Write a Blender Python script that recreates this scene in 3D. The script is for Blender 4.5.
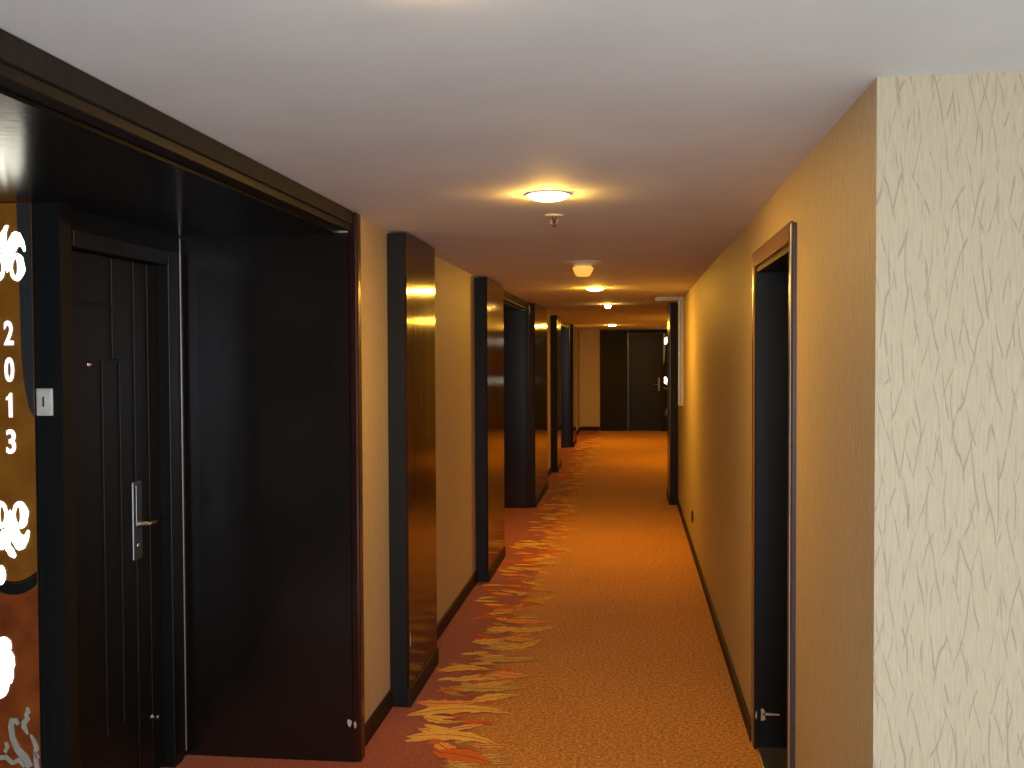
import bpy, bmesh, math, random
from mathutils import Vector, Matrix
from math import pi, sin, cos, radians as R
random.seed(7)
for o in list(bpy.data.objects): bpy.data.objects.remove(o)
S = bpy.context.scene
COL = S.collection

# ---------------------------------------------------------------- camera
FPX, YAW, PITCH, ROLL = 1008.76, 0.1174, 0.0273, -0.00412
cd = bpy.data.cameras.new('camera'); cam = bpy.data.objects.new('camera', cd); COL.objects.link(cam)
cd.sensor_width = 36; cd.lens = FPX/1024*36; cd.clip_start = .02; cd.clip_end = 100
fw = Vector((-sin(YAW)*cos(PITCH), cos(YAW)*cos(PITCH), -sin(PITCH)))
rt = Vector((cos(YAW), sin(YAW), 0)); up = rt.cross(fw)
rt2 = rt*cos(ROLL) + up*sin(ROLL); up2 = -rt*sin(ROLL) + up*cos(ROLL)
m = Matrix((rt2, up2, -fw)).transposed().to_4x4(); m.translation = (0, 0, 1.68)
cam.matrix_world = m
S.camera = cam

# ---------------------------------------------------------------- world, lights, exposure
w = bpy.data.worlds.new('world'); S.world = w; w.use_nodes = True
w.node_tree.nodes['Background'].inputs[0].default_value = (.75, .85, 1, 1)
w.node_tree.nodes['Background'].inputs[1].default_value = .04
S.view_settings.view_transform = 'Standard'; S.view_settings.look = 'None'
S.view_settings.gamma = 1; S.view_settings.exposure = 0; S.view_settings.use_curve_mapping = False

def area(name, loc, rot, sx, sy, power, col, shape='RECTANGLE', spread=pi):
    l = bpy.data.lights.new(name, 'AREA'); l.shape = shape; l.size = sx
    if shape == 'RECTANGLE': l.size_y = sy
    l.energy = power; l.color = col; l.spread = spread
    o = bpy.data.objects.new(name, l); COL.objects.link(o); o.location = loc; o.rotation_euler = rot
    return o
# cool fill added behind the camera, placed at a made-up lobby window (built below)
area('cool_fill_light', (0.55, -2.93, 1.40), (R(38), 0, R(0)), 1.9, 1.1, 232, (.72, .85, 1.0))
# the camera's own flash, mounted just above the lens
area('camera_flash', (-.03, -.02, 1.74), (R(90), 0, YAW), .03, .03, 6.5, (.95, .95, 1.0), 'DISK')
WARM = (1.0, .46, .08)
CEIL = 2.277
LAMPS = [(-.31, 1.55, 0), (-.302, 3.72, 1), (-.312, 8.89, 1), (-.36, 19.5, 1), (.98, 16.2, 1)]  # last one is unseen, added over the side bay to brighten distant carpet
LAMP_W = 12.0

# ---------------------------------------------------------------- materials
def new_mat(name):
    mt = bpy.data.materials.new(name); mt.use_nodes = True
    nt = mt.node_tree; b = nt.nodes['Principled BSDF']
    return mt, nt, b
def N(nt, t, **k):
    n = nt.nodes.new(t)
    for a, v in k.items(): setattr(n, a, v)
    return n
def setin(n, **k):
    for a, v in k.items(): n.inputs[a.replace('_', ' ')].default_value = v
def coords(nt, scale, kind='Object'):
    tc = N(nt, 'ShaderNodeTexCoord'); mp = N(nt, 'ShaderNodeMapping')
    nt.links.new(tc.outputs[kind], mp.inputs[0]); mp.inputs['Scale'].default_value = scale
    return mp.outputs[0]
def noise(nt, vec, scale, detail=3, rough=.5):
    n = N(nt, 'ShaderNodeTexNoise'); nt.links.new(vec, n.inputs['Vector'])
    setin(n, Scale=scale, Detail=detail, Roughness=rough); return n.outputs['Fac']
def ramp(nt, fac, stops):
    r = N(nt, 'ShaderNodeValToRGB'); nt.links.new(fac, r.inputs[0]); e = r.color_ramp.elements
    while len(e) < len(stops): e.new(.5)
    for q, (p, c) in zip(e, stops): q.position = p; q.color = (*c, 1) if len(c) == 3 else c
    return r.outputs[0]
def bump(nt, b, h, strength, dist=.002):
    bp = N(nt, 'ShaderNodeBump'); setin(bp, Strength=strength, Distance=dist)
    nt.links.new(h, bp.inputs['Height']); nt.links.new(bp.outputs[0], b.inputs['Normal'])
def mixc(nt, fac, a, b2, mode='MIX'):
    n = N(nt, 'ShaderNodeMix', data_type='RGBA', blend_type=mode)
    for i, v in ((0, fac), (6, a), (7, b2)):
        if hasattr(v, 'is_output'): nt.links.new(v, n.inputs[i])
        else: n.inputs[i].default_value = v if i == 0 else (*v, 1)
    return n.outputs[2]

def plain(name, col, rough=.5, metal=0, var=.08, coat=0):
    mt, nt, b = new_mat(name)
    f = noise(nt, coords(nt, (1, 1, 1)), 35, 3)
    c = ramp(nt, f, [(.3, tuple(x*(1-var) for x in col)), (.7, tuple(min(1, x*(1+var)) for x in col))])
    nt.links.new(c, b.inputs['Base Color']); setin(b, Roughness=rough, Metallic=metal); b.inputs['Coat Weight'].default_value = coat
    return mt

def lacquer(name, c0, c1, rough=.18, wav=.25, spec=.5):
    """dark lacquered veneer: vertical grain, slight vertical ripples in the lacquer"""
    mt, nt, b = new_mat(name)
    v = coords(nt, (1, 1, .045))
    g = noise(nt, v, 55, 6, .6)
    c = ramp(nt, g, [(.3, c0), (.75, c1)])
    nt.links.new(c, b.inputs['Base Color'])
    g2 = noise(nt, coords(nt, (1, 1, .008)), 38, 3, .5)
    bump(nt, b, g2, wav, .004)
    setin(b, Roughness=rough); b.inputs['Specular IOR Level'].default_value = spec
    return mt
M_DARK = lacquer('black lacquered wood', (.0045, .0035, .0035), (.010, .006, .005), .23, .08, .65)
M_DOOR = lacquer('near black door veneer', (.003, .003, .0034), (.007, .0065, .0065), .42, .06, .3)
M_MATT = lacquer('matt black wall cladding', (.004, .0045, .0045), (.009, .009, .009), .55, .05, .25)
M_PIER = lacquer('dark brown lacquered veneer', (.014, .005, .003), (.036, .012, .006), .10, .2, .22)
M_LINTEL = lacquer('dark charcoal wood', (.014, .012, .011), (.028, .023, .020), .75, .05, .2)
M_EDGE = lacquer('red brown wood edge', (.012, .004, .003), (.03, .008, .005), .2, .1)
M_CASING = plain('grey brown satin casing', (.085, .065, .062), .3, .4)
M_CASE = lacquer('brown lacquered casing', (.16, .085, .035), (.27, .15, .065), .25, .1)
M_BASE = lacquer('dark skirting wood', (.012, .006, .004), (.03, .013, .008), .6, .05, .25)
M_SOFFIT = lacquer('polished dark soffit', (.006, .005, .005), (.012, .009, .008), .2, .1, .5)
M_CHIP = plain('bare chipped wood', (.55, .42, .32), .8, 0, .2)
M_STEEL = plain('brushed steel', (.22, .22, .22), .4, 1)
M_CHROME = plain('chrome', (.8, .8, .8), .08, 1, .02)
M_SILVER = plain('silver trim', (.62, .63, .63), .35, .6)
M_WHITEP = plain('ivory plastic', (.72, .69, .62), .35)
M_TRUNK = plain('grey white cable trunking', (.55, .50, .42), .5)
M_BLACKP = plain('black plastic', (.012, .012, .012), .35)
M_GREY = plain('dull grey metal', (.16, .17, .18), .3, .8)

def ceiling_mat():
    mt, nt, b = new_mat('white painted plaster')
    f = noise(nt, coords(nt, (1, 1, 1)), 3.0, 4)
    c = ramp(nt, f, [(.3, (.70, .70, .70)), (.7, (.76, .76, .755))])
    nt.links.new(c, b.inputs['Base Color']); setin(b, Roughness=.75)
    bump(nt, b, noise(nt, coords(nt, (1, .12, 1)), 30, 4), .12, .003)
    return mt
M_CEIL = ceiling_mat()

def wallpaper():
    mt, nt, b = new_mat('beige twig pattern wallpaper')
    tc = N(nt, 'ShaderNodeTexCoord'); sep = N(nt, 'ShaderNodeSeparateXYZ'); nt.links.new(tc.outputs['Object'], sep.inputs[0])
    ad = N(nt, 'ShaderNodeMath', operation='ADD'); nt.links.new(sep.outputs[0], ad.inputs[0]); nt.links.new(sep.outputs[1], ad.inputs[1])
    cmb = N(nt, 'ShaderNodeCombineXYZ'); nt.links.new(ad.outputs[0], cmb.inputs[0]); nt.links.new(sep.outputs[2], cmb.inputs[1])
    def M(op, a, b2=None):
        n = N(nt, 'ShaderNodeMath', operation=op)
        for i_, v in enumerate((a, b2)):
            if v is None: continue
            if hasattr(v, 'is_output'): nt.links.new(v, n.inputs[i_])
            else: n.inputs[i_].default_value = v
        return n.outputs[0]
    def hair(kx, kz, off, width, seed):
        """broken, wandering hairlines of one slant"""
        mp = N(nt, 'ShaderNodeMapping'); nt.links.new(cmb.outputs[0], mp.inputs[0]); mp.inputs['Location'].default_value = (seed, seed*1.7, 0)
        mp.inputs['Scale'].default_value = (1, .30, 1)
        w_ = noise(nt, mp.outputs[0], 11, 2, .5)
        u_ = M('ADD', M('ADD', M('MULTIPLY', ad.outputs[0], kx), M('MULTIPLY', sep.outputs[2], kz)), M('MULTIPLY', w_, 1.9))
        d_ = M('ABSOLUTE', M('SUBTRACT', M('FRACT', M('ADD', u_, off)), .5))
        line = ramp(nt, d_, [(0, (1, 1, 1)), (width, (0, 0, 0))])
        mp2 = N(nt, 'ShaderNodeMapping'); nt.links.new(cmb.outputs[0], mp2.inputs[0]); mp2.inputs['Scale'].default_value = (1, .28, 1); mp2.inputs['Location'].default_value = (seed*3, seed, 0)
        gp = ramp(nt, noise(nt, mp2.outputs[0], 34, 2), [(.47, (0, 0, 0)), (.56, (1, 1, 1))])
        return mixc(nt, 1.0, line, gp, 'MULTIPLY')
    mx = mixc(nt, 1.0, hair(30, 6.0, 0, .06, 1.3), hair(30, -6.2, .3, .06, 4.1), 'LIGHTEN')
    lines = mixc(nt, 1.0, mx, hair(26, 1.5, .6, .055, 7.7), 'LIGHTEN')
    mp = N(nt, 'ShaderNodeMapping'); nt.links.new(cmb.outputs[0], mp.inputs[0]); mp.inputs['Scale'].default_value = (1, .08, 1)
    fib = noise(nt, mp.outputs[0], 210, 3, .6)
    base = ramp(nt, fib, [(.3, (.45, .365, .235)), (.7, (.54, .445, .295))])
    f = N(nt, 'ShaderNodeMath', operation='MULTIPLY'); nt.links.new(lines, f.inputs[0]); f.inputs[1].default_value = .66
    c = mixc(nt, f.outputs[0], base, (.23, .14, .10))
    nt.links.new(c, b.inputs['Base Color']); setin(b, Roughness=.6)
    bump(nt, b, fib, .25, .0015)
    return mt
M_PAPER = wallpaper()

def carpet():
    mt, nt, b = new_mat('orange gold speckled carpet with rust border')
    tc = N(nt, 'ShaderNodeTexCoord'); sep = N(nt, 'ShaderNodeSeparateXYZ'); nt.links.new(tc.outputs['Object'], sep.inputs[0])
    n1 = noise(nt, tc.outputs['Object'], 62, 5, .8)
    gold = ramp(nt, n1, [(.36, (.19, .05, .002)), (.50, (.47, .195, .005)), (.66, (.86, .44, .016))])
    rust = ramp(nt, n1, [(.34, (.18, .035, .012)), (.66, (.42, .11, .03))])
    big = noise(nt, coords(nt, (1, 1, 1)), 1.3, 2)
    big2 = noise(nt, coords(nt, (1, 1, 1)), 7, 2)
    # rust border reaches x = -0.75 with an uneven edge
    a = N(nt, 'ShaderNodeMath', operation='MULTIPLY_ADD'); nt.links.new(big2, a.inputs[0]); a.inputs[1].default_value = .42; nt.links.new(sep.outputs[0], a.inputs[2])
    e = N(nt, 'ShaderNodeMapRange'); nt.links.new(a.outputs[0], e.inputs[0])
    e.inputs[1].default_value = -.58; e.inputs[2].default_value = -.47
    c = mixc(nt, e.outputs[0], rust, gold)
    d = ramp(nt, big, [(.3, (.88, .88, .88)), (.7, (1, 1, 1))])
    c = mixc(nt, 1.0, c, d, 'MULTIPLY')
    nt.links.new(c, b.inputs['Base Color']); setin(b, Roughness=.95); b.inputs['Specular IOR Level'].default_value = .1
    b.inputs['Sheen Weight'].default_value = .15
    bump(nt, b, noise(nt, tc.outputs['Object'], 260, 2), .6, .004)
    return mt
M_CARPET = carpet()
def tiles():
    mt, nt, b = new_mat('pale polished bounce tiles')
    bt = N(nt, 'ShaderNodeTexBrick'); nt.links.new(coords(nt, (1, 1, 1)), bt.inputs['Vector'])
    bt.offset = 0; setin(bt, Scale=1.0, Mortar_Size=.004, Brick_Width=.8, Row_Height=.8)
    bt.inputs['Color1'].default_value = (.78, .78, .77, 1); bt.inputs['Color2'].default_value = (.74, .74, .74, 1); bt.inputs['Mortar'].default_value = (.35, .34, .33, 1)
    nt.links.new(bt.outputs['Color'], b.inputs['Base Color']); setin(b, Roughness=.4)
    return mt
M_TILE = tiles()
def leafm(name, c0, c1):
    mt, nt, b = new_mat(name)
    c = ramp(nt, noise(nt, coords(nt, (1, 1, 1)), 60, 4, .7), [(.3, c0), (.7, c1)])
    nt.links.new(c, b.inputs['Base Color']); setin(b, Roughness=.95); b.inputs['Specular IOR Level'].default_value = .1
    bump(nt, b, noise(nt, coords(nt, (1, 1, 1)), 260, 2), .6, .004)
    return mt
LEAFM = [leafm('gold leaf motif', (.66, .36, .08), (.86, .58, .19)), leafm('pale olive leaf motif', (.42, .28, .08), (.68, .48, .18)),
         leafm('orange red leaf motif', (.50, .10, .03), (.66, .19, .05)), leafm('dark red vein', (.20, .03, .012), (.30, .06, .02)),
         leafm('apricot leaf motif', (.68, .27, .07), (.84, .40, .13))]

def emit(name, col, st, base=(.8, .8, .8), noisy=None, rough=.3):
    mt, nt, b = new_mat(name)
    setin(b, Roughness=rough); b.inputs['Base Color'].default_value = (*base, 1)
    if noisy:
        c = ramp(nt, noise(nt, coords(nt, (1, 1, 1)), noisy[0], 4), [(.3, noisy[1]), (.72, col)])
        nt.links.new(c, b.inputs['Emission Color'])
    else: b.inputs['Emission Color'].default_value = (*col, 1)
    b.inputs['Emission Strength'].default_value = st
    return mt
M_LENS = emit('warm lit lens', (1, .53, .095), 520)
M_LENS_B = emit('bright warm lit lens', (1, .49, .05), 950)
M_LENS_C = emit('soft white lit lens', (1, .66, .32), 90)
M_DIGIT = emit('backlit white numeral', (1, .86, .88), 1.6)
M_ORN = emit('backlit cream scrollwork', (1, .97, .78), 3.2)
M_ORN2 = plain('frosted grey white scrollwork', (.42, .42, .36), .5)
M_SIGN = emit('backlit amber panel', (.17, .075, .006), .75, (.10, .04, .008), (9, (.075, .022, .002)), .2)
M_SIGN2 = emit('backlit rust panel', (.15, .035, .004), .75, (.08, .02, .008), (14, (.06, .012, .002)), .25)
M_BRASS = plain('polished brass', (.6, .42, .12), .2, 1)

# ---------------------------------------------------------------- mesh helpers
class MB:
    def __init__(s): s.bm = bmesh.new(); s.mi = 0
    def box(s, a, b, bev=0, mi=None, rz=0, piv=None):
        lo = Vector([min(p, q) for p, q in zip(a, b)]); hi = Vector([max(p, q) for p, q in zip(a, b)])
        t = bmesh.new(); bmesh.ops.create_cube(t, size=1)
        for v in t.verts: v.co = lo + Vector([(v.co[i]+.5)*(hi[i]-lo[i]) for i in range(3)])
        if bev: bmesh.ops.bevel(t, geom=t.edges[:], offset=bev, segments=2, affect='EDGES', profile=.5)
        s.add(t, mi); return s
    def add(s, t, mi=None):
        for f in t.faces: f.material_index = s.mi if mi is None else mi
        me = bpy.data.meshes.new('t'); t.to_mesh(me); t.free(); s.bm.from_mesh(me); bpy.data.meshes.remove(me)
    def lathe(s, c, prof, axis='z', n=40, mi=None, smooth=True, sx=1):
        """prof: (radius, height) pairs, closed on the axis when the radius is 0"""
        t = bmesh.new(); rings = []
        for r, h in prof:
            ring = []
            for k in range(n if r > 1e-6 else 1):
                a = 2*pi*k/n; p = (r*cos(a)*sx, r*sin(a), h)
                if axis == 'x': p = (p[2], p[0], p[1])
                if axis == 'y': p = (p[0], p[2], p[1])
                ring.append(t.verts.new(Vector(c)+Vector(p)))
            rings.append(ring)
        for A, B in zip(rings, rings[1:]):
            for k in range(n):
                q = [A[k % len(A)], A[(k+1) % len(A)], B[(k+1) % len(B)], B[k % len(B)]]
                u = []
                for v in q:
                    if v not in u: u.append(v)
                if len(u) > 2: f = t.faces.new(u); f.smooth = smooth
        bmesh.ops.recalc_face_normals(t, faces=t.faces[:]); s.add(t, mi); return s
    def poly(s, pts, thick, mi=None):
        """pts: coplanar 3-D outline, extruded by the vector thick"""
        t = bmesh.new(); vs = [t.verts.new(p) for p in pts]
        f = t.faces.new(vs)
        if thick is not None:
            r = bmesh.ops.extrude_face_region(t, geom=[f])
            for v in r['geom']:
                if isinstance(v, bmesh.types.BMVert): v.co += Vector(thick)
        bmesh.ops.triangulate(t, faces=[f for f in t.faces if len(f.verts) > 4])
        bmesh.ops.recalc_face_normals(t, faces=t.faces[:]); s.add(t, mi); return s
    def tube(s, pts, r, n=12, mi=None):
        t = bmesh.new(); rings = []; pts = [Vector(p) for p in pts]
        for i, p in enumerate(pts):
            d = (pts[min(i+1, len(pts)-1)]-pts[max(i-1, 0)]).normalized()
            a = d.orthogonal().normalized() if i == 0 else (a0 - d*a0.dot(d)).normalized()
            a0 = a; b = d.cross(a); rr = r[i] if isinstance(r, (list, tuple)) else r
            rings.append([t.verts.new(p+(a*cos(2*pi*k/n)+b*sin(2*pi*k/n))*rr) for k in range(n)])
        for A, B in zip(rings, rings[1:]):
            for k in range(n): f = t.faces.new((A[k], A[(k+1) % n], B[(k+1) % n], B[k])); f.smooth = True
        t.faces.new(rings[0][::-1]); t.faces.new(rings[-1])
        bmesh.ops.recalc_face_normals(t, faces=t.faces[:]); s.add(t, mi); return s
    def build(s, name, mats, parent=None, **props):
        me = bpy.data.meshes.new(name); s.bm.to_mesh(me); s.bm.free()
        for mm in (mats if isinstance(mats, (list, tuple)) else [mats]): me.materials.append(mm)
        o = bpy.data.objects.new(name, me); COL.objects.link(o)
        if parent:
            o.parent = parent; o.matrix_parent_inverse = Matrix.Translation(-world_loc(parent))
        for k, v in props.items(): o[k] = v
        return o
def world_loc(o):
    v = Vector(o.location)
    return v
def recenter(o, c):
    """move the origin of a mesh object to c without moving its geometry"""
    c = Vector(c); o.data.transform(Matrix.Translation(-c)); o.location = c
def thing(name, label, cat, loc, group=None):
    o = bpy.data.objects.new(name, None); COL.objects.link(o); o.location = loc; o.empty_display_size = .1
    o['label'] = label; o['category'] = cat
    if group: o['group'] = group
    return o
def struct(name, mb, mats, parent=None):
    o = mb.build(name, mats, parent)
    if not parent: o['kind'] = 'structure'
    return o

# ================================================================ the setting
RW, LW = .526, -1.15          # corridor wall planes
YE = 22.8                     # end wall
YB = -3.0                     # lobby back wall
A0, A1 = .25, 4.035          # first alcove on the left
RECESS = [(A0, A1), (8.42, 11.075), (15.35, 18.52)]
XD = -1.87                    # alcove back wall plane

# floor: carpet with leaf motifs woven along its left border
f = MB(); f.box((-2.9, YB-.3, -.08), (3.3, YE+.3, 0))
def leaf(cx, cy, ang, L, Wd, mi, z, lobes=0):
    d = Vector((cos(ang), sin(ang), 0)); nrm = Vector((-sin(ang), cos(ang), 0)); c = Vector((cx, cy, z))
    n = 14; up_, dn = [], []
    bend = random.uniform(-.16, .16)
    for i in range(n+1):
        t = i/n; wdt = Wd*(sin(pi*t**.75)**.9)*.5 if 0 < t < 1 else 0
        if lobes and 0 < i < n: wdt *= (1.18 if i % 3 == 0 else .86)
        off = bend*L*sin(pi*t)
        up_.append(c + d*(L*(t-.5)) + nrm*(off+wdt)); dn.append(c + d*(L*(t-.5)) + nrm*(off-wdt))
    f.poly(up_[:-1]+[up_[-1]]+dn[1:-1][::-1], None, mi)
    if lobes:
        v = [c + d*(L*(t/8-.45)) + nrm*(bend*L*sin(pi*(t/8+.05)) + .002) for t in range(8)]
        v2 = [p - nrm*.005 for p in v][::-1]
        f.poly([p+Vector((0, 0, .0006)) for p in v+v2], None, 4)
y = 3.3; k = 0
while y < 21.5:
    big = random.random() < .5
    z = .0012 + .0004*(k % 6)
    cx = random.uniform(-.92, -.60); L = random.uniform(.20, .36) if big else random.uniform(.12, .22)
    leaf(cx, y, random.choice((-1, 1))*random.uniform(.05, .75), L, L*random.uniform(.2, .34), random.choice((1, 1, 2, 5, 3, 1, 5)), z, 1)
    if random.random() < .55:
        leaf(random.uniform(-.86, -.62), y+random.uniform(-.05, .05), random.uniform(-1.2, 1.2), random.uniform(.10, .18), .05, random.choice((3, 3, 2, 5)), z+.0002, 0)
    if random.random() < .3:
        leaf(random.uniform(-1.0, -.85), y+.03, random.uniform(-.5, .5), random.uniform(.12, .2), .045, random.choice((1, 3)), z+.0002, 0)
    y += random.uniform(.055, .10); k += 1
# large leaves seen right in front
for a in [(-.80, 4.62, .16, .50, .12, 1), (-.66, 4.86, .5, .26, .09, 1), (-.78, 4.30, -.1, .42, .12, 1), (-.72, 5.02, .1, .40, .10, 2), (-.88, 5.28, .2, .30, .10, 1),
          (-.62, 5.25, -.2, .22, .11, 5), (-.68, 5.50, .05, .38, .10, 2), (-.84, 5.86, .5, .22, .11, 1), (-.66, 5.90, -.3, .22, .10, 5), (-.76, 6.1, .1, .26, .12, 1), (-.70, 4.12, -.35, .30, .13, 3)]:
    leaf(*a, .0045, 1)
struct('floor_bounce', MB().box((-2.6, YB, 0), (3.2, 1.9, .004)), M_TILE)  # pale floor added to bounce cool light up to the near ceiling
floor = struct('floor', f, [M_CARPET]+LEAFM[:3]+[LEAFM[3], LEAFM[4]])

struct('ceiling', MB().box((-2.9, YB-.3, CEIL), (3.3, YE+.3, CEIL+.1)), M_CEIL)

# left wall: papered stretches between the alcoves, plus their papered backs behind the camera
wl = MB()
edges = [YB-.1]
for a, b in RECESS:
    wl.box((-2.72 if a < 2 else -2.0, edges[-1], 0), (LW, a, CEIL)); edges.append(b)
wl.box((-2.0, edges[-1], 0), (LW, YE, CEIL))
struct('wall_left', wl, M_PAPER)
# right wall with the doorway, and the wide bay beyond the pilaster
D0, D1, DH = 3.372, 4.372, 2.05
wr = MB()
wr.box((RW, 2.264, 0), (RW+.35, D0, CEIL)); wr.box((RW, D0, DH), (RW+.35, D1, CEIL)); wr.box((RW, D1, 0), (RW+.35, 12.2, CEIL))
wr.box((RW, 12.2, 0), (1.45, 12.35, CEIL)) if False else None
struct('wall_right', wr, M_PAPER)
# wall facing the camera beside the corridor mouth
wf = MB(); wf.poly([(RW+.351, 2.2645, 0), (3.2, 2.16, 0), (3.2, 2.5, 0), (RW+.351, 2.5, 0)], (0, 0, CEIL))
wf.poly([(RW+.0005, 2.2635, 0), (RW+.36, 2.2545, 0), (RW+.36, 2.2645, 0), (RW+.0005, 2.2645, 0)], (0, 0, CEIL))
struct('wall_front', wf, M_PAPER)
wb = MB().box((1.40, 12.2, 0), (1.55, YE, CEIL)).box((RW+.35, 12.05, 0), (1.55, 12.2, CEIL))
struct('wall_bay', wb, M_PAPER)
we = MB().box((LW, YE, 0), (1.5, YE+.15, CEIL)); struct('wall_end', we, M_PAPER)
# lobby behind the camera
wk = MB().box((-2.9, YB-.15, 0), (-.5, YB, CEIL)).box((1.6, YB-.15, 0), (3.3, YB, CEIL)).box((-.5, YB-.15, 0), (1.6, YB, .45)).box((-.5, YB-.15, 2.1), (1.6, YB, CEIL))
struct('wall_back', wk, M_PAPER)
struct('wall_lobby', MB().box((3.2, YB, 0), (3.35, 2.5, CEIL)), M_PAPER)
wn = MB()
for x in (-.5, .2, .9, 1.56): wn.box((x, YB-.1, .45), (x+.04, YB-.04, 2.1), .003)
wn.box((-.5, YB-.1, .45), (1.6, YB-.04, .5), .003).box((-.5, YB-.1, 2.05), (1.6, YB-.04, 2.1), .003)
struct('made_up_window', wn, M_SILVER)  # unseen window made up as the place for the cool fill

# skirtings
def base_y(name, x, y0, y1, side):
    struct(name, MB().box((x, y0, 0), (x+side*.014, y1, .085), .004), M_BASE)
bl = MB()
for a, b in ((A1+.064, 4.70), (5.40, 7.40), (12.80, 14.5), (19.58, YE)): bl.box((LW, a, 0), (LW+.014, b, .088), .004)
bl.box((LW, YB, 0), (LW+.014, A0, .088), .004)
struct('baseboard_left', bl, M_BASE)
br = MB().box((RW, 2.264, 0), (RW-.010, D0-.062, .075), .003) if False else MB()
br.box((RW, D1+.06, 0), (RW-.014, 11.43, .075), .004)
struct('baseboard_right', br, M_BASE)
struct('baseboard_end', MB().box((LW+.015, YE, 0), (-.70, YE-.014, .09), .004), M_BASE)
struct('baseboard_bay', MB().box((1.40, 12.21, 0), (1.386, YE, .09), .004), M_BASE)

# ---- alcoves: a wood-lined surround each, with lintel, soffit, side and back panels
def alcove(n, a, b, first):
    t = bpy.data.objects.new('trim_%d' % (n-1), None); COL.objects.link(t); t.location = (LW, (a+b)/2, 0); t['kind'] = 'structure'
    back0 = -1.99
    # lintel: face board up to the ceiling and a slim lower lip
    MB().box((-1.18, a-.02, 2.222), (-1.128, b-.003, CEIL-.001), .003).build('lintel', M_LINTEL, t)
    MB().box((-1.19, a-.02, 2.196), (-1.139, b-.003, 2.222), .003).build('lintel_lip', M_MATT, t)
    MB().box((XD+.001 if not first else -2.61, a, 2.184), (-1.19, b, 2.196), 0).build('soffit', M_SOFFIT, t)
    MB().box((XD, b-.001, 0), (-1.136, b+.0, 2.19)).box((XD, b, 0), (-1.136, b+.02, 2.184)).build('side_panel', M_DARK, t)
    MB().box((XD if not first else -2.6, a-.02, 0), (-1.136, a, 2.184)).build('side_panel', M_DARK, t)
    # rounded edge board that finishes the panel on the corridor face
    e = MB().box((-1.152, b-.004, 0), (-1.110, b+.062, CEIL-.004), .010).build('edge_board', M_EDGE, t)
    e = MB().box((-1.152, a-.052, 0), (-1.118, a+.004, CEIL-.004), .010).build('edge_board', M_EDGE, t)
    bk = MB()
    if first:
        bk.box((-2.72, a, 0), (-2.60, 3.146, 2.184)).box((-2.60, 3.0765, 0), (-1.832, 3.146, 2.184)).box((XD-.12, 3.145, 2.118), (XD, 3.985, 2.184)).box((XD-.12, 3.985, 0), (XD, b, 2.184))
    else: bk.box((XD-.12, a, 0), (XD, b, 2.184))
    bk.build('back_panel', M_MATT, t)
    return t
alc = [alcove(2+i, a, b, i == 0) for i, (a, b) in enumerate(RECESS)]
# bright gap strip in the inner corner of the first alcove and chips at the panel foot
MB().box((XD+.001, 4.026, .02), (XD+.0025, 4.0345, 2.176), .001).build('corner_strip', M_SILVER, alc[0], label='thin silver strip in the inner corner')
def blot(c, rx, rz, axis, th, n=11, seed=0):
    rnd = random.Random(seed); pts = []
    for k in range(n):
        a = 2*pi*k/n; q = rnd.uniform(.6, 1.1)
        pts.append(Vector(c)+(Vector((rx*cos(a)*q, 0, rz*sin(a)*q)) if axis == 'y' else Vector((0, rx*cos(a)*q, rz*sin(a)*q))))
    return pts
ch = MB(); ch.poly(blot((-1.160, 4.0335, .165), .009, .020, 'y', .001, seed=2), (0, -.0012, 0)); ch.poly(blot((-1.135, 4.030, .158), .006, .014, 'y', .001, seed=5), (0, -.0016, 0))
ch.build('chipped_patch', M_CHIP, alc[0], label='pale chipped spots near the foot')

# ---- door 2013 (faces the corridor, flush in the alcove's back)
d1 = bpy.data.objects.new('door_1', None); COL.objects.link(d1); d1.location = (XD, 3.54, 0); d1['kind'] = 'structure'
fr = MB()
fr.box((XD-.10, 3.146, 0), (XD+.008, 3.20, 2.115), .004).box((XD-.10, 3.90, 0), (XD+.014, 3.98, 2.115), .004).box((XD-.10, 3.20, 2.055), (XD+.014, 3.90, 2.115), .004)
fr.build('door_frame', M_DOOR, d1)
lf = MB(); x0, x1 = XD-.085, XD-.035
lf.box((x0, 3.202, .012), (x1, 3.897, 2.052), .002)
for q in ((3.21, 1.862, 3.53, 1.874), (3.526, 1.68, 3.532, 2.045), (3.690, .02, 3.702, 2.05), (3.452, 1.665, 3.584, 1.675), (3.452, .30, 3.460, 1.665), (3.576, .30, 3.584, 1.665), (3.452, .292, 3.584, .302), (3.80, .02, 3.806, 2.05)):
    lf.box((x1-.002, q[0], q[1]), (x1+.006, q[2], q[3]), .002)
lf.build('door_leaf', M_DOOR, d1)
MB().lathe((x1, 3.37, 1.658), [(.0, .010), (.006, .010), (.007, .006), (.011, .005), (.012, 0)], 'x', 24).build('peephole', M_CHROME, d1)
xh = x1
hp = MB().box((xh, 3.655, .90), (xh+.012, 3.725, 1.205), .005)
hp.box((xh+.012, 3.668, 1.03), (xh+.018, 3.712, 1.19), .003)
hplate = hp.build('lock_plate', M_STEEL, d1)
lv = MB().lathe((xh+.011, 3.688, 1.04), [(.0, .0), (.017, 0), (.017, .010), (.010, .014), (.009, .045), (0, .045)], 'x', 24)
lv.tube([(xh+.050, 3.688, 1.04), (xh+.058, 3.70, 1.04), (xh+.058, 3.715, 1.040), (xh+.056, 3.745, 1.038), (xh+.050, 3.752, 1.037)], [.009, .010, .009, .008, .005])
lv.build('lever_handle', M_STEEL, d1)
MB().lathe((xh+.012, 3.69, .955), [(0, .004), (.010, .004), (.012, 0)], 'x', 20).build('lock_cylinder', M_CHROME, d1)

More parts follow.
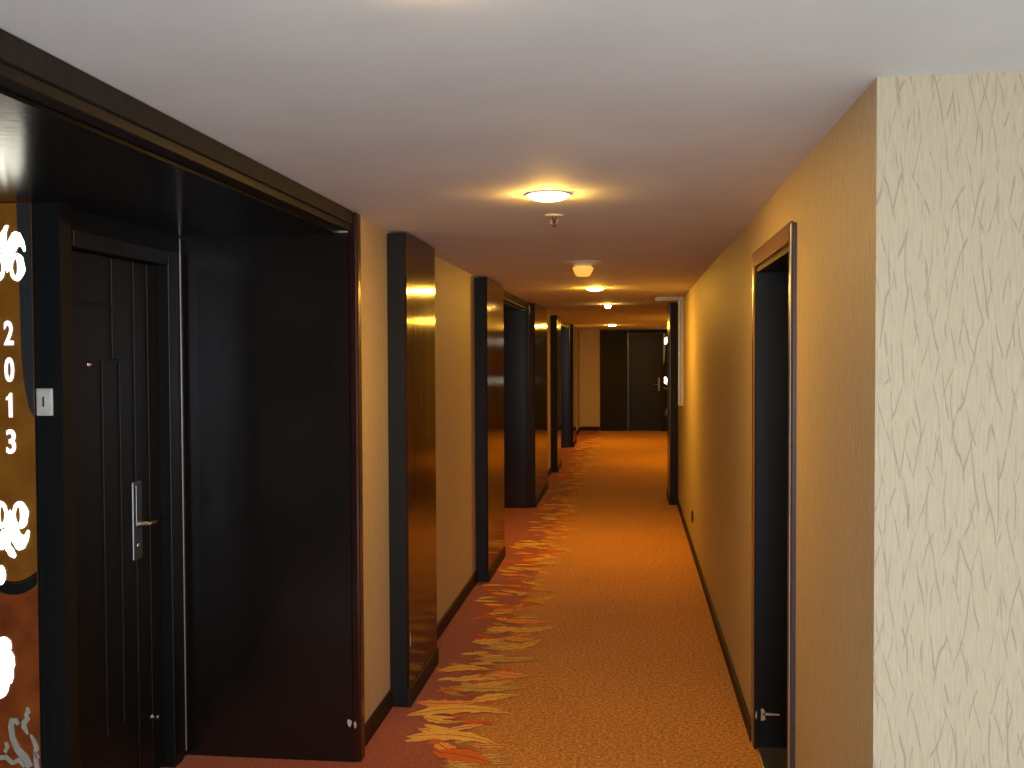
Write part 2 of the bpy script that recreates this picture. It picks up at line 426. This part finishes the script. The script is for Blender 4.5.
# ---- door stop, card switch
ds = MB().lathe((XD-.0353, 3.80, .245), [(0, 0), (.012, 0), (.012, .004), (.006, .006), (.006, .020), (.009, .022), (.009, .030), (0, .031)], 'x', 20)
o = ds.build('door_stop', M_STEEL); recenter(o, (XD-.035, 3.80, .245)); o['label'] = 'small metal door stop low on the dark door of room 2013'; o['category'] = 'door stop'
YS = 3.076      # wall that faces the camera left of door 2013
cx = -1.8895
cs = thing('card_switch', 'white card switch on the narrow black wall between door 2013 and its lit number sign', 'switch', (cx, YS, 1.54))
MB().box((cx-.028, YS-.008, 1.494), (cx+.028, YS, 1.583), .003).box((cx-.021, YS-.013, 1.500), (cx+.025, YS-.008, 1.580), .002).build('plate', M_WHITEP, cs)
MB().box((cx-.003, YS-.0142, 1.524), (cx+.003, YS-.0125, 1.556), .0005).build('slot', M_BLACKP, cs)

# ---- lit number sign: a slim light box on the wall facing the camera
SX, SY, U = -2.003, 3.060, .00325
def sign(label):
    t = thing('room_number_sign', label, 'sign', (SX, YS, 0))
    hw = .084
    MB().box((SX-hw, SY+.002, .05), (SX+hw, YS, 2.182), .001).build('light_box', M_BLACKP, t)
    MB().box((SX-hw, SY, .935), (SX+hw, SY+.002, 2.182)).build('upper_panel', M_SIGN, t, label='amber backlit upper panel')
    MB().box((SX-hw, SY, .05), (SX+hw, SY+.002, .934)).build('lower_panel', M_SIGN2, t, label='rust red lower panel')
    def P(a, z, d=.0005): return (SX+a, SY-d, z)
    cr = MB()
    for sd in (-1, 1):
        pts = [(.036, 2.18), (.040, 2.0), (.043, 1.80), (.045, 1.68), (.050, 1.62), (.057, 1.57), (.068, 1.52), (hw, 1.49), (hw, 2.18)]
        cr.poly([P(sd*a, z) for a, z in pts], (0, -.003, 0))
    cr.build('side_crescent', M_GREY, t)
    def arc(zc, th, name, mat):
        a, b = [], []
        for i in range(25):
            u = i/24*2-1; z = zc + .035*u*u
            a.append(P(hw*u, z)); b.append(P(hw*u, z-th))
        MB().poly(a+b[::-1], (0, -.003, 0)).build(name, mat, t)
    arc(.945, .036, 'curved_band', M_BLACKP); arc(.953, .007, 'brass_line', M_BRASS)
    def loop(mb, c, rx, rz, w0, w1, sd, f, n=26):
        """closed ring whose width grows from w0 (inner side) to w1 (outer side)"""
        o_, i_ = [], []
        for k in range(n+1):
            a = 2*pi*k/n; ww = w0+(w1-w0)*(.5+.5*cos(a))*(1+.10*sin(7*a)); ww2 = w0+(w1-w0)*(.5+.5*cos(a))
            for L_, q in ((o_, ww*.5), (i_, -ww2*.5)): L_.append((sd*(c[0]+(rx+q)*cos(a)), c[1]+f*(rz+q)*sin(a)))
        for k in range(n): mb.poly([P(*o_[k]), P(*o_[k+1]), P(*i_[k+1]), P(*i_[k])], (0, -.004, 0))
    def scroll(xc, zc, fl):
        mb = MB(); K = .000338
        for sd in (1, -1):
            q = lambda pts: [P(xc+sd*x_*K, zc-fl*(y_-440)*K) for x_, y_ in pts]
            # ring scroll
            o_, i_ = [], []; n = 28
            for k in range(n+1):
                a = 2*pi*k/n; ww = 30+40*(.5+.5*cos(a)); 
                o_.append((95+(52+ww*.55*(1+.16*sin(6*a)))*cos(a), 490+(108+ww*.5)*sin(a))); i_.append((90+(52-ww*.5)*cos(a), 490+(108-ww*.55)*sin(a)))
            for k in range(n): mb.poly(q([o_[k], o_[k+1], i_[k+1], i_[k]]), (0, -.004, 0))
            # curled petal
            mb.poly(q([(0, 290), (15, 240), (45, 190), (60, 165), (90, 150), (120, 158), (142, 168), (155, 195), (165, 215), (180, 245), (190, 290), (196, 335), (178, 348), (164, 322), (150, 300), (124, 295), (100, 312), (85, 345), (60, 350), (25, 350), (0, 345)]), (0, -.004, 0))
            mb.poly(q([(-50, 150), (-30, 130), (-22, 105), (0, 88), (18, 95), (8, 125), (-4, 160), (-8, 250), (-8, 300), (-50, 300)]), (0, -.004, 0)) if sd == 1 else None
            mb.poly(q([(0, 345), (60, 345), (45, 385), (0, 400)]), (0, -.004, 0))
            mb.poly(q([(0, 380), (30, 400), (22, 500), (0, 540)]), (0, -.004, 0))
        mb.build('lit_ornament', M_ORN, t)
    scroll(0, 1.992, 1); scroll(-.005, 1.154, -1)
    def Q(px, py, d=.0005): return P((px-10.5)*U, 1.68-(py-358.5)*U, d)
    MB().poly([Q(8, 545), Q(12, 550), Q(14.5, 556), Q(13, 558.5), Q(9, 557), Q(6, 550)], (0, -.004, 0)).poly([Q(-2+5*cos(k*pi/7), 576+10*sin(k*pi/7)) for k in range(14)], (0, -.004, 0)).build('lit_drop', M_ORN, t)
    MB().poly([Q(x_/4.31, 590+y_/4.31) for x_, y_ in ((-60, 280), (-30, 215), (0, 208), (12, 212), (30, 225), (34, 260), (26, 262), (44, 290), (48, 330), (40, 350), (40, 385), (32, 410), (22, 412), (12, 450), (0, 468), (-20, 480), (-50, 420))], (0, -.004, 0)).build('lit_flame', M_ORN, t)
    mb = MB()
    def stroke(pts, ws):
        L_, R_ = [], []
        for i, p in enumerate(pts):
            a = Vector(pts[max(0, i-1)]); b = Vector(pts[min(len(pts)-1, i+1)]); d = (b-a).normalized(); n_ = Vector((-d.y, d.x))*ws[i]*.5
            L_.append((p[0]+n_.x, p[1]+n_.y)); R_.append((p[0]-n_.x, p[1]-n_.y))
        mb.poly([Q(x_/4.31, 590+y_/4.31) for x_, y_ in L_+R_[::-1]], (0, -.004, 0))
    stroke([(60, 590), (48, 572), (32, 572), (26, 600), (32, 650), (55, 700), (85, 730), (110, 775)], [14, 22, 26, 26, 24, 30, 34, 30])
    stroke([(104, 512), (106, 535), (96, 548), (104, 562), (88, 580), (86, 600), (104, 632)], [12, 22, 16, 24, 24, 22, 8])
    stroke([(116, 632), (132, 660), (142, 690), (136, 715), (150, 735)], [8, 18, 22, 18, 20])
    stroke([(-30, 740), (0, 735), (30, 760), (60, 745), (90, 770)], [20, 22, 20, 24, 22])
    stroke([(0, 670), (8, 690), (-4, 715)], [14, 18, 14]); stroke([(136, 705), (140, 760), (150, 800)], [16, 20, 20])
    mb.build('frosted_vine', M_ORN2, t)
    for chd, px, py in (('2', 10.9, 333), ('0', 10.9, 369.6), ('1', 10.4, 405), ('3', 11.4, 441.5)):
        cu = bpy.data.curves.new('digit', 'FONT'); cu.body = chd; cu.size = 1; cu.extrude = .002; cu.offset = .020
        to = bpy.data.objects.new('digit', cu); COL.objects.link(to)
        bpy.context.view_layer.update()
        me = bpy.data.meshes.new_from_object(to.evaluated_get(bpy.context.evaluated_depsgraph_get()))
        bpy.data.objects.remove(to)
        xs = [v.co.x for v in me.vertices]; zs = [v.co.y for v in me.vertices]; zd = [v.co.z for v in me.vertices]
        wt = (.017 if chd == '1' else .0315); ht = .079
        for v in me.vertices:
            v.co = Vector(((v.co.x-min(xs))/(max(xs)-min(xs))*wt-wt/2 + Q(px, py)[0], SY-.0005-(v.co.z-min(zd))/(max(zd)-min(zd)+1e-9)*.004, (v.co.y-min(zs))/(max(zs)-min(zs))*ht-ht/2 + Q(px, py)[2]))
        if chd == '1':
            bpy.data.meshes.remove(me); me = bpy.data.meshes.new('digit'); ob = MB(); c = Q(px, py)
            ob.poly([(c[0]+a_, SY-.0005, c[2]+b_) for a_, b_ in ((.009, -.0395), (.009, .0395), (.002, .0395), (-.002, .031), (-.0105, .025), (-.0105, .016), (-.0015, .018), (-.0015, -.0395))], (0, -.004, 0))
            ob.bm.to_mesh(me); ob.bm.free()
        me.materials.clear(); me.materials.append(M_DIGIT)
        dg = bpy.data.objects.new('digit', me); COL.objects.link(dg); dg.parent = t; dg.matrix_parent_inverse = Matrix.Translation(-Vector(t.location))
        dg['label'] = 'white numeral %s' % chd
    return t
s1 = sign('tall backlit amber sign with numerals 2013 and white scrollwork beside the near black door')
def copy_tree(o, parent=None):
    c = o.copy(); COL.objects.link(c)
    if parent: c.parent = parent; c.matrix_parent_inverse = o.matrix_parent_inverse.copy()
    for h in [q for q in bpy.data.objects if q.parent == o]: copy_tree(h, c)
    return c

s0 = copy_tree(s1); s0.rotation_euler = (0, 0, R(90))  # unseen lit sign copy, added for its reflection in the black side panel
s0.location = (-2.599, .60, 0)
s0['label'] = 'neighbouring lit number sign on the recessed back wall left of the picture edge'
for q in [q for q in bpy.data.objects if q.parent == s0 and q.name.startswith('digit')]: bpy.data.objects.remove(q)
# ================================================================ end wall: clad in dark wood with a door and its sign
t5 = bpy.data.objects.new('trim_4', None); COL.objects.link(t5); t5.location = (0, YE, 0); t5['kind'] = 'structure'
MB().box((-.69, YE-.05, 0), (-.075, YE, CEIL-.01), .006).build('wood_panel', M_MATT, t5)
MB().box((-.072, YE-.055, 0), (-.058, YE, 2.19), .002).build('corner_strip', M_GREY, t5)
MB().box((-.057, YE-.05, 2.19), (1.385, YE, CEIL-.01), .004).build('lintel', M_LINTEL, t5)
MB().box((.745, YE-.05, 0), (1.385, YE, 2.185), .004).build('wood_panel', M_MATT, t5)
d2 = bpy.data.objects.new('door_2', None); COL.objects.link(d2); d2.location = (.34, YE, 0); d2['kind'] = 'structure'
MB().box((-.055, YE-.045, 0), (.02, YE, 2.18), .004).box((.665, YE-.045, 0), (.742, YE, 2.18), .004).box((.02, YE-.045, 2.08), (.665, YE, 2.18), .004).build('door_frame', M_DOOR, d2)
m_ = MB().box((.022, YE-.03, .01), (.663, YE, 2.078), .003)
for q in ((.10, 1.0, .58, 1.95), (.10, .2, .58, .85)):
    for r_ in ((q[0], q[1], q[2], q[1]+.02), (q[0], q[3]-.02, q[2], q[3]), (q[0], q[1], q[0]+.02, q[3]), (q[2]-.02, q[1], q[2], q[3])): m_.box((r_[0], YE-.038, r_[1]), (r_[2], YE-.029, r_[3]), .002)
m_.build('door_leaf', M_DOOR, d2)
MB().box((.60, YE-.042, .90), (.645, YE-.03, 1.2), .004).build('lock_plate', M_STEEL, d2)
MB().tube([(.622, YE-.04, 1.04), (.622, YE-.09, 1.04), (.60, YE-.095, 1.04), (.50, YE-.09, 1.037)], .010).build('lever_handle', M_CHROME, d2)
s2 = copy_tree(s1); s2.location = (.80, YE-.051, 0)
s2['label'] = 'small distant lit sign with white scroll spots beside the dark door at the corridor end'
for q in [q for q in bpy.data.objects if q.parent == s2 and 'panel' in q.name]:
    q.material_slots[0].link = 'OBJECT'; q.material_slots[0].material = M_MATT
    if 'label' in q: del q['label']
for q in [q for q in bpy.data.objects if q.parent == s2 and q.name.split('.')[0] in ('digit', 'lit_flame', 'lit_drop')]: bpy.data.objects.remove(q)

# ================================================================ wooden pilasters
def pilaster(label, y0, y1, xo, wallx, side=1, face=M_PIER):
    t = thing('wooden_pilaster', label, 'pilaster', (wallx, (y0+y1)/2, 0))
    top = CEIL-.012
    MB().box((wallx, y0, 0), (xo-side*.010, y0+.022, top), .003).build('side_board', M_MATT, t); MB().box((wallx, y1-.022, 0), (xo-side*.010, y1, top), .003).build('side_board', M_MATT, t)
    MB().box((xo-side*.012, y0-.001, .088), (xo, y1+.001, top), .003).build('front_panel', face, t)
    MB().box((xo-side*.012, y0-.004, 0), (xo+side*.008, y1+.004, .090), .004).build('skirting', M_BASE, t)
    return t
p1 = pilaster('broad dark brown glossy pilaster nearest the camera on the left wall', 4.70, 5.395, -1.055, LW)
sc = MB(); sc.poly(blot((-1.0545, 4.725, .32), .008, .04, 'x', 0, seed=9), (.001, 0, 0)); sc.build('scuff', M_CHIP, p1, label='pale scuff on the front corner')
pilaster('second dark glossy pilaster on the left, with two greenish glints, before the middle alcove', 7.40, 8.365, -1.055, LW)
pilaster('narrow-looking dark pilaster on the left just past the middle alcove', 11.13, 12.78, -1.055, LW)
pilaster('dark pilaster on the left just before the farthest alcove', 14.52, 15.29, -1.055, LW)
pilaster('farthest dark pilaster on the left, past the last alcove', 18.58, 19.56, -1.055, LW)
pilaster('slim full-height dark pilaster far down the right wall beside the white trunking', 11.45, 12.20, .432, RW, -1, M_DARK)

# ================================================================ doorway on the right
t7 = bpy.data.objects.new('door_3', None); COL.objects.link(t7); t7.location = (RW, 3.87, 0); t7['kind'] = 'structure'
# near jamb casing: moulded, with a metal bead
MB().box((RW-.017, 3.312, 0), (RW+.02, 3.374, 2.105), .006).build('near_casing', M_CASING, t7)
MB().box((RW-.019, 3.318, .0), (RW-.0165, 3.326, 2.10), .001).build('casing_bead', M_SILVER, t7)
MB().box((RW-.010, 4.372, 0), (RW+.02, 4.43, 2.118), .006).build('far_casing', M_CASE, t7)
MB().box((RW-.012, 3.374, 2.052), (RW+.02, 4.372, 2.117), .005).build('head_casing', M_CASE, t7)
MB().box((RW+.021, D0-.0, 0), (RW+.30, D0+.02, DH), .002).box((RW-.005, D1-.022, 0), (RW+.30, D1-.001, DH), .003).box((RW+.0, D0+.02, DH-.022), (RW+.30, D1-.022, DH-.001), .002).build('jamb_lining', M_DOOR, t7)
MB().box((RW+.16, D0+.021, 0), (RW+.18, D0+.05, DH-.03), .002).box((RW+.16, D1-.05, .0), (RW+.18, D1-.023, DH-.03), .002).build('stop_bead', M_DOOR, t7)
lf = MB().box((RW+.24, D0+.022, .03), (RW+.28, D1-.023, DH-.025), .002)
for q in ((D0+.12, 1.05, D1-.12, 1.90), (D0+.12, .2, D1-.12, .9)):
    for r_ in ((q[0], q[1], q[2], q[1]+.02), (q[0], q[3]-.02, q[2], q[3]), (q[0], q[1], q[0]+.02, q[3]), (q[2]-.02, q[1], q[2], q[3])): lf.box((RW+.233, r_[0], r_[1]), (RW+.241, r_[2], r_[3]), .002)
lf.build('door_leaf', M_DOOR, t7)
MB().box((RW+.004, D0+.02, 0), (RW+.30, D1-.022, .012), .003).build('threshold', M_GREY, t7)
cp = MB(); Yc = D1-.0225
cp.poly(blot((RW+.030, Yc, .150), .012, .034, 'y', 0, seed=3), (0, -.0012, 0)); cp.poly(blot((RW+.003, Yc, .150), .005, .020, 'y', 0, seed=4), (0, -.0012, 0))
cp.poly([(RW+.03, Yc, .160), (RW+.075, Yc, .158), (RW+.10, Yc, .156), (RW+.10, Yc, .150), (RW+.07, Yc, .149), (RW+.03, Yc, .148)], (0, -.0012, 0))
cp.build('chipped_patch', M_CHIP, t7, label='pale chipped patch near the foot of the jamb')

# ================================================================ outlet, trunking
so = thing('wall_socket', 'small black power socket low on the right wall', 'socket', (RW, 8.715, .31))
MB().box((RW, 8.668, .258), (RW-.010, 8.762, .362), .003).build('plate', M_BLACKP, so)
MB().box((RW-.010, 8.680, .272), (RW-.014, 8.750, .348), .002).build('face', M_BLACKP, so)
MB().box((RW-.0142, 8.700, .322), (RW-.0150, 8.706, .336)).box((RW-.0142, 8.722, .322), (RW-.0150, 8.728, .336)).build('pin_hole', M_SILVER, so)
tr = thing('cable_trunking', 'pale L-shaped cable trunking running across the ceiling and down the far right wall', 'trunking', (RW, 10.32, 1.17))
MB().box((RW-.052, 10.30, 1.175), (RW, 10.345, CEIL-.001), .003).build('wall_duct', M_TRUNK, tr)
MB().box((RW-.040, 10.297, 1.18), (RW-.020, 10.3005, CEIL-.03), 0).build('duct_groove', M_GREY, tr)
MB().box((.245, 10.30, CEIL-.040), (RW-.052, 10.345, CEIL-.001), .003).build('ceiling_duct', M_TRUNK, tr)
MB().box((.25, 10.297, CEIL-.030), (RW-.045, 10.3005, CEIL-.016), 0).build('duct_groove', M_GREY, tr)

# ================================================================ ceiling fittings
def downlight(x, y, label):
    t = thing('downlight', label, 'ceiling light', (x, y, CEIL), 'recessed downlights along the corridor ceiling')
    MB().lathe((x, y, CEIL), [(.071, -.0005), (.083, -.0005), (.085, -.004), (.082, -.006), (.072, -.005), (.071, -.0005)], 'z', 48).build('trim_ring', M_CEIL, t)
    MB().lathe((x, y, CEIL), [(.071, -.002), (.069, -.011), (.057, -.018), (.036, -.022), (0, -.023)], 'z', 48).build('lens', M_LENS_C if y < 3 else M_LENS if y < 5 else M_LENS_B, t)
    return t
LBL = ['round downlight just above the top edge of the picture', 'round lit downlight nearest the camera, large and bright in the corridor ceiling', 'second round lit downlight further along the corridor ceiling, beyond the cone-shaped fitting', 'most distant round lit downlight above the corridor end', 'unseen round downlight added over the side bay to brighten the far carpet']
i = 0
for (x, y, vis) in LAMPS:
    downlight(x, y, LBL[i]); i += 1

def bowl_fitting(x, y, label, lens, k=1):
    t = thing('ceiling_fitting', label, 'detector', (x, y, CEIL))
    MB().lathe((x, y, CEIL), [(r_*k, h_*k) for r_, h_ in [(0, -.0003), (.122, -.0003), (.120, -.005), (.085, -.013), (.058, -.022), (.052, -.030), (0, -.030)]], 'z', 40).build('flange', M_WHITEP, t)
    MB().lathe((x, y, CEIL), [(r_*k, h_*k) for r_, h_ in [(0, -.030), (.050, -.030), (.064, -.034), (.066, -.042), (.056, -.068), (.044, -.088), (.036, -.092), (0, -.093)]], 'z', 40).build('bowl', lens, t)
    return t
bowl_fitting(-.301, 6.42, 'cone-shaped fitting with a wide flange and glowing yellowish bowl between the first two downlights', emit('translucent yellowish bowl', (1, .50, .06), .9, (.5, .4, .2)))
bowl_fitting(-.262, 11.62, 'small distant fitting with a bright bowl on the ceiling just past the second downlight', emit('bright distant bowl', (1, .48, .09), 160, (.8, .7, .5)), .55)  # taken as a small lamp; strong emission added to light the far carpet

sp = thing('fire_sprinkler', 'small fire sprinkler head hanging from the ceiling behind the nearest downlight', 'sprinkler', (-.322, 4.27, CEIL))
x, y = -.322, 4.27
MB().lathe((x, y, CEIL), [(0, -.0003), (.040, -.0003), (.038, -.006), (.020, -.009), (0, -.009)], 'z', 32).build('rosette', M_TRUNK, sp)
fm = MB().lathe((x, y, CEIL), [(0, -.008), (.009, -.008), (.009, -.018), (.004, -.020), (.003, -.044), (0, -.044)], 'z', 16)
for s in (-1, 1): fm.tube([(x+s*.006, y, CEIL-.014), (x+s*.015, y, CEIL-.022), (x+s*.013, y, CEIL-.036), (x+s*.002, y, CEIL-.046)], .0022, 8)
fm.build('frame', M_STEEL, sp)
MB().lathe((x, y, CEIL), [(0, -.046), (.014, -.047), (.015, -.049), (0, -.049)], 'z', 24).build('deflector', M_STEEL, sp)

bpy.context.view_layer.update()
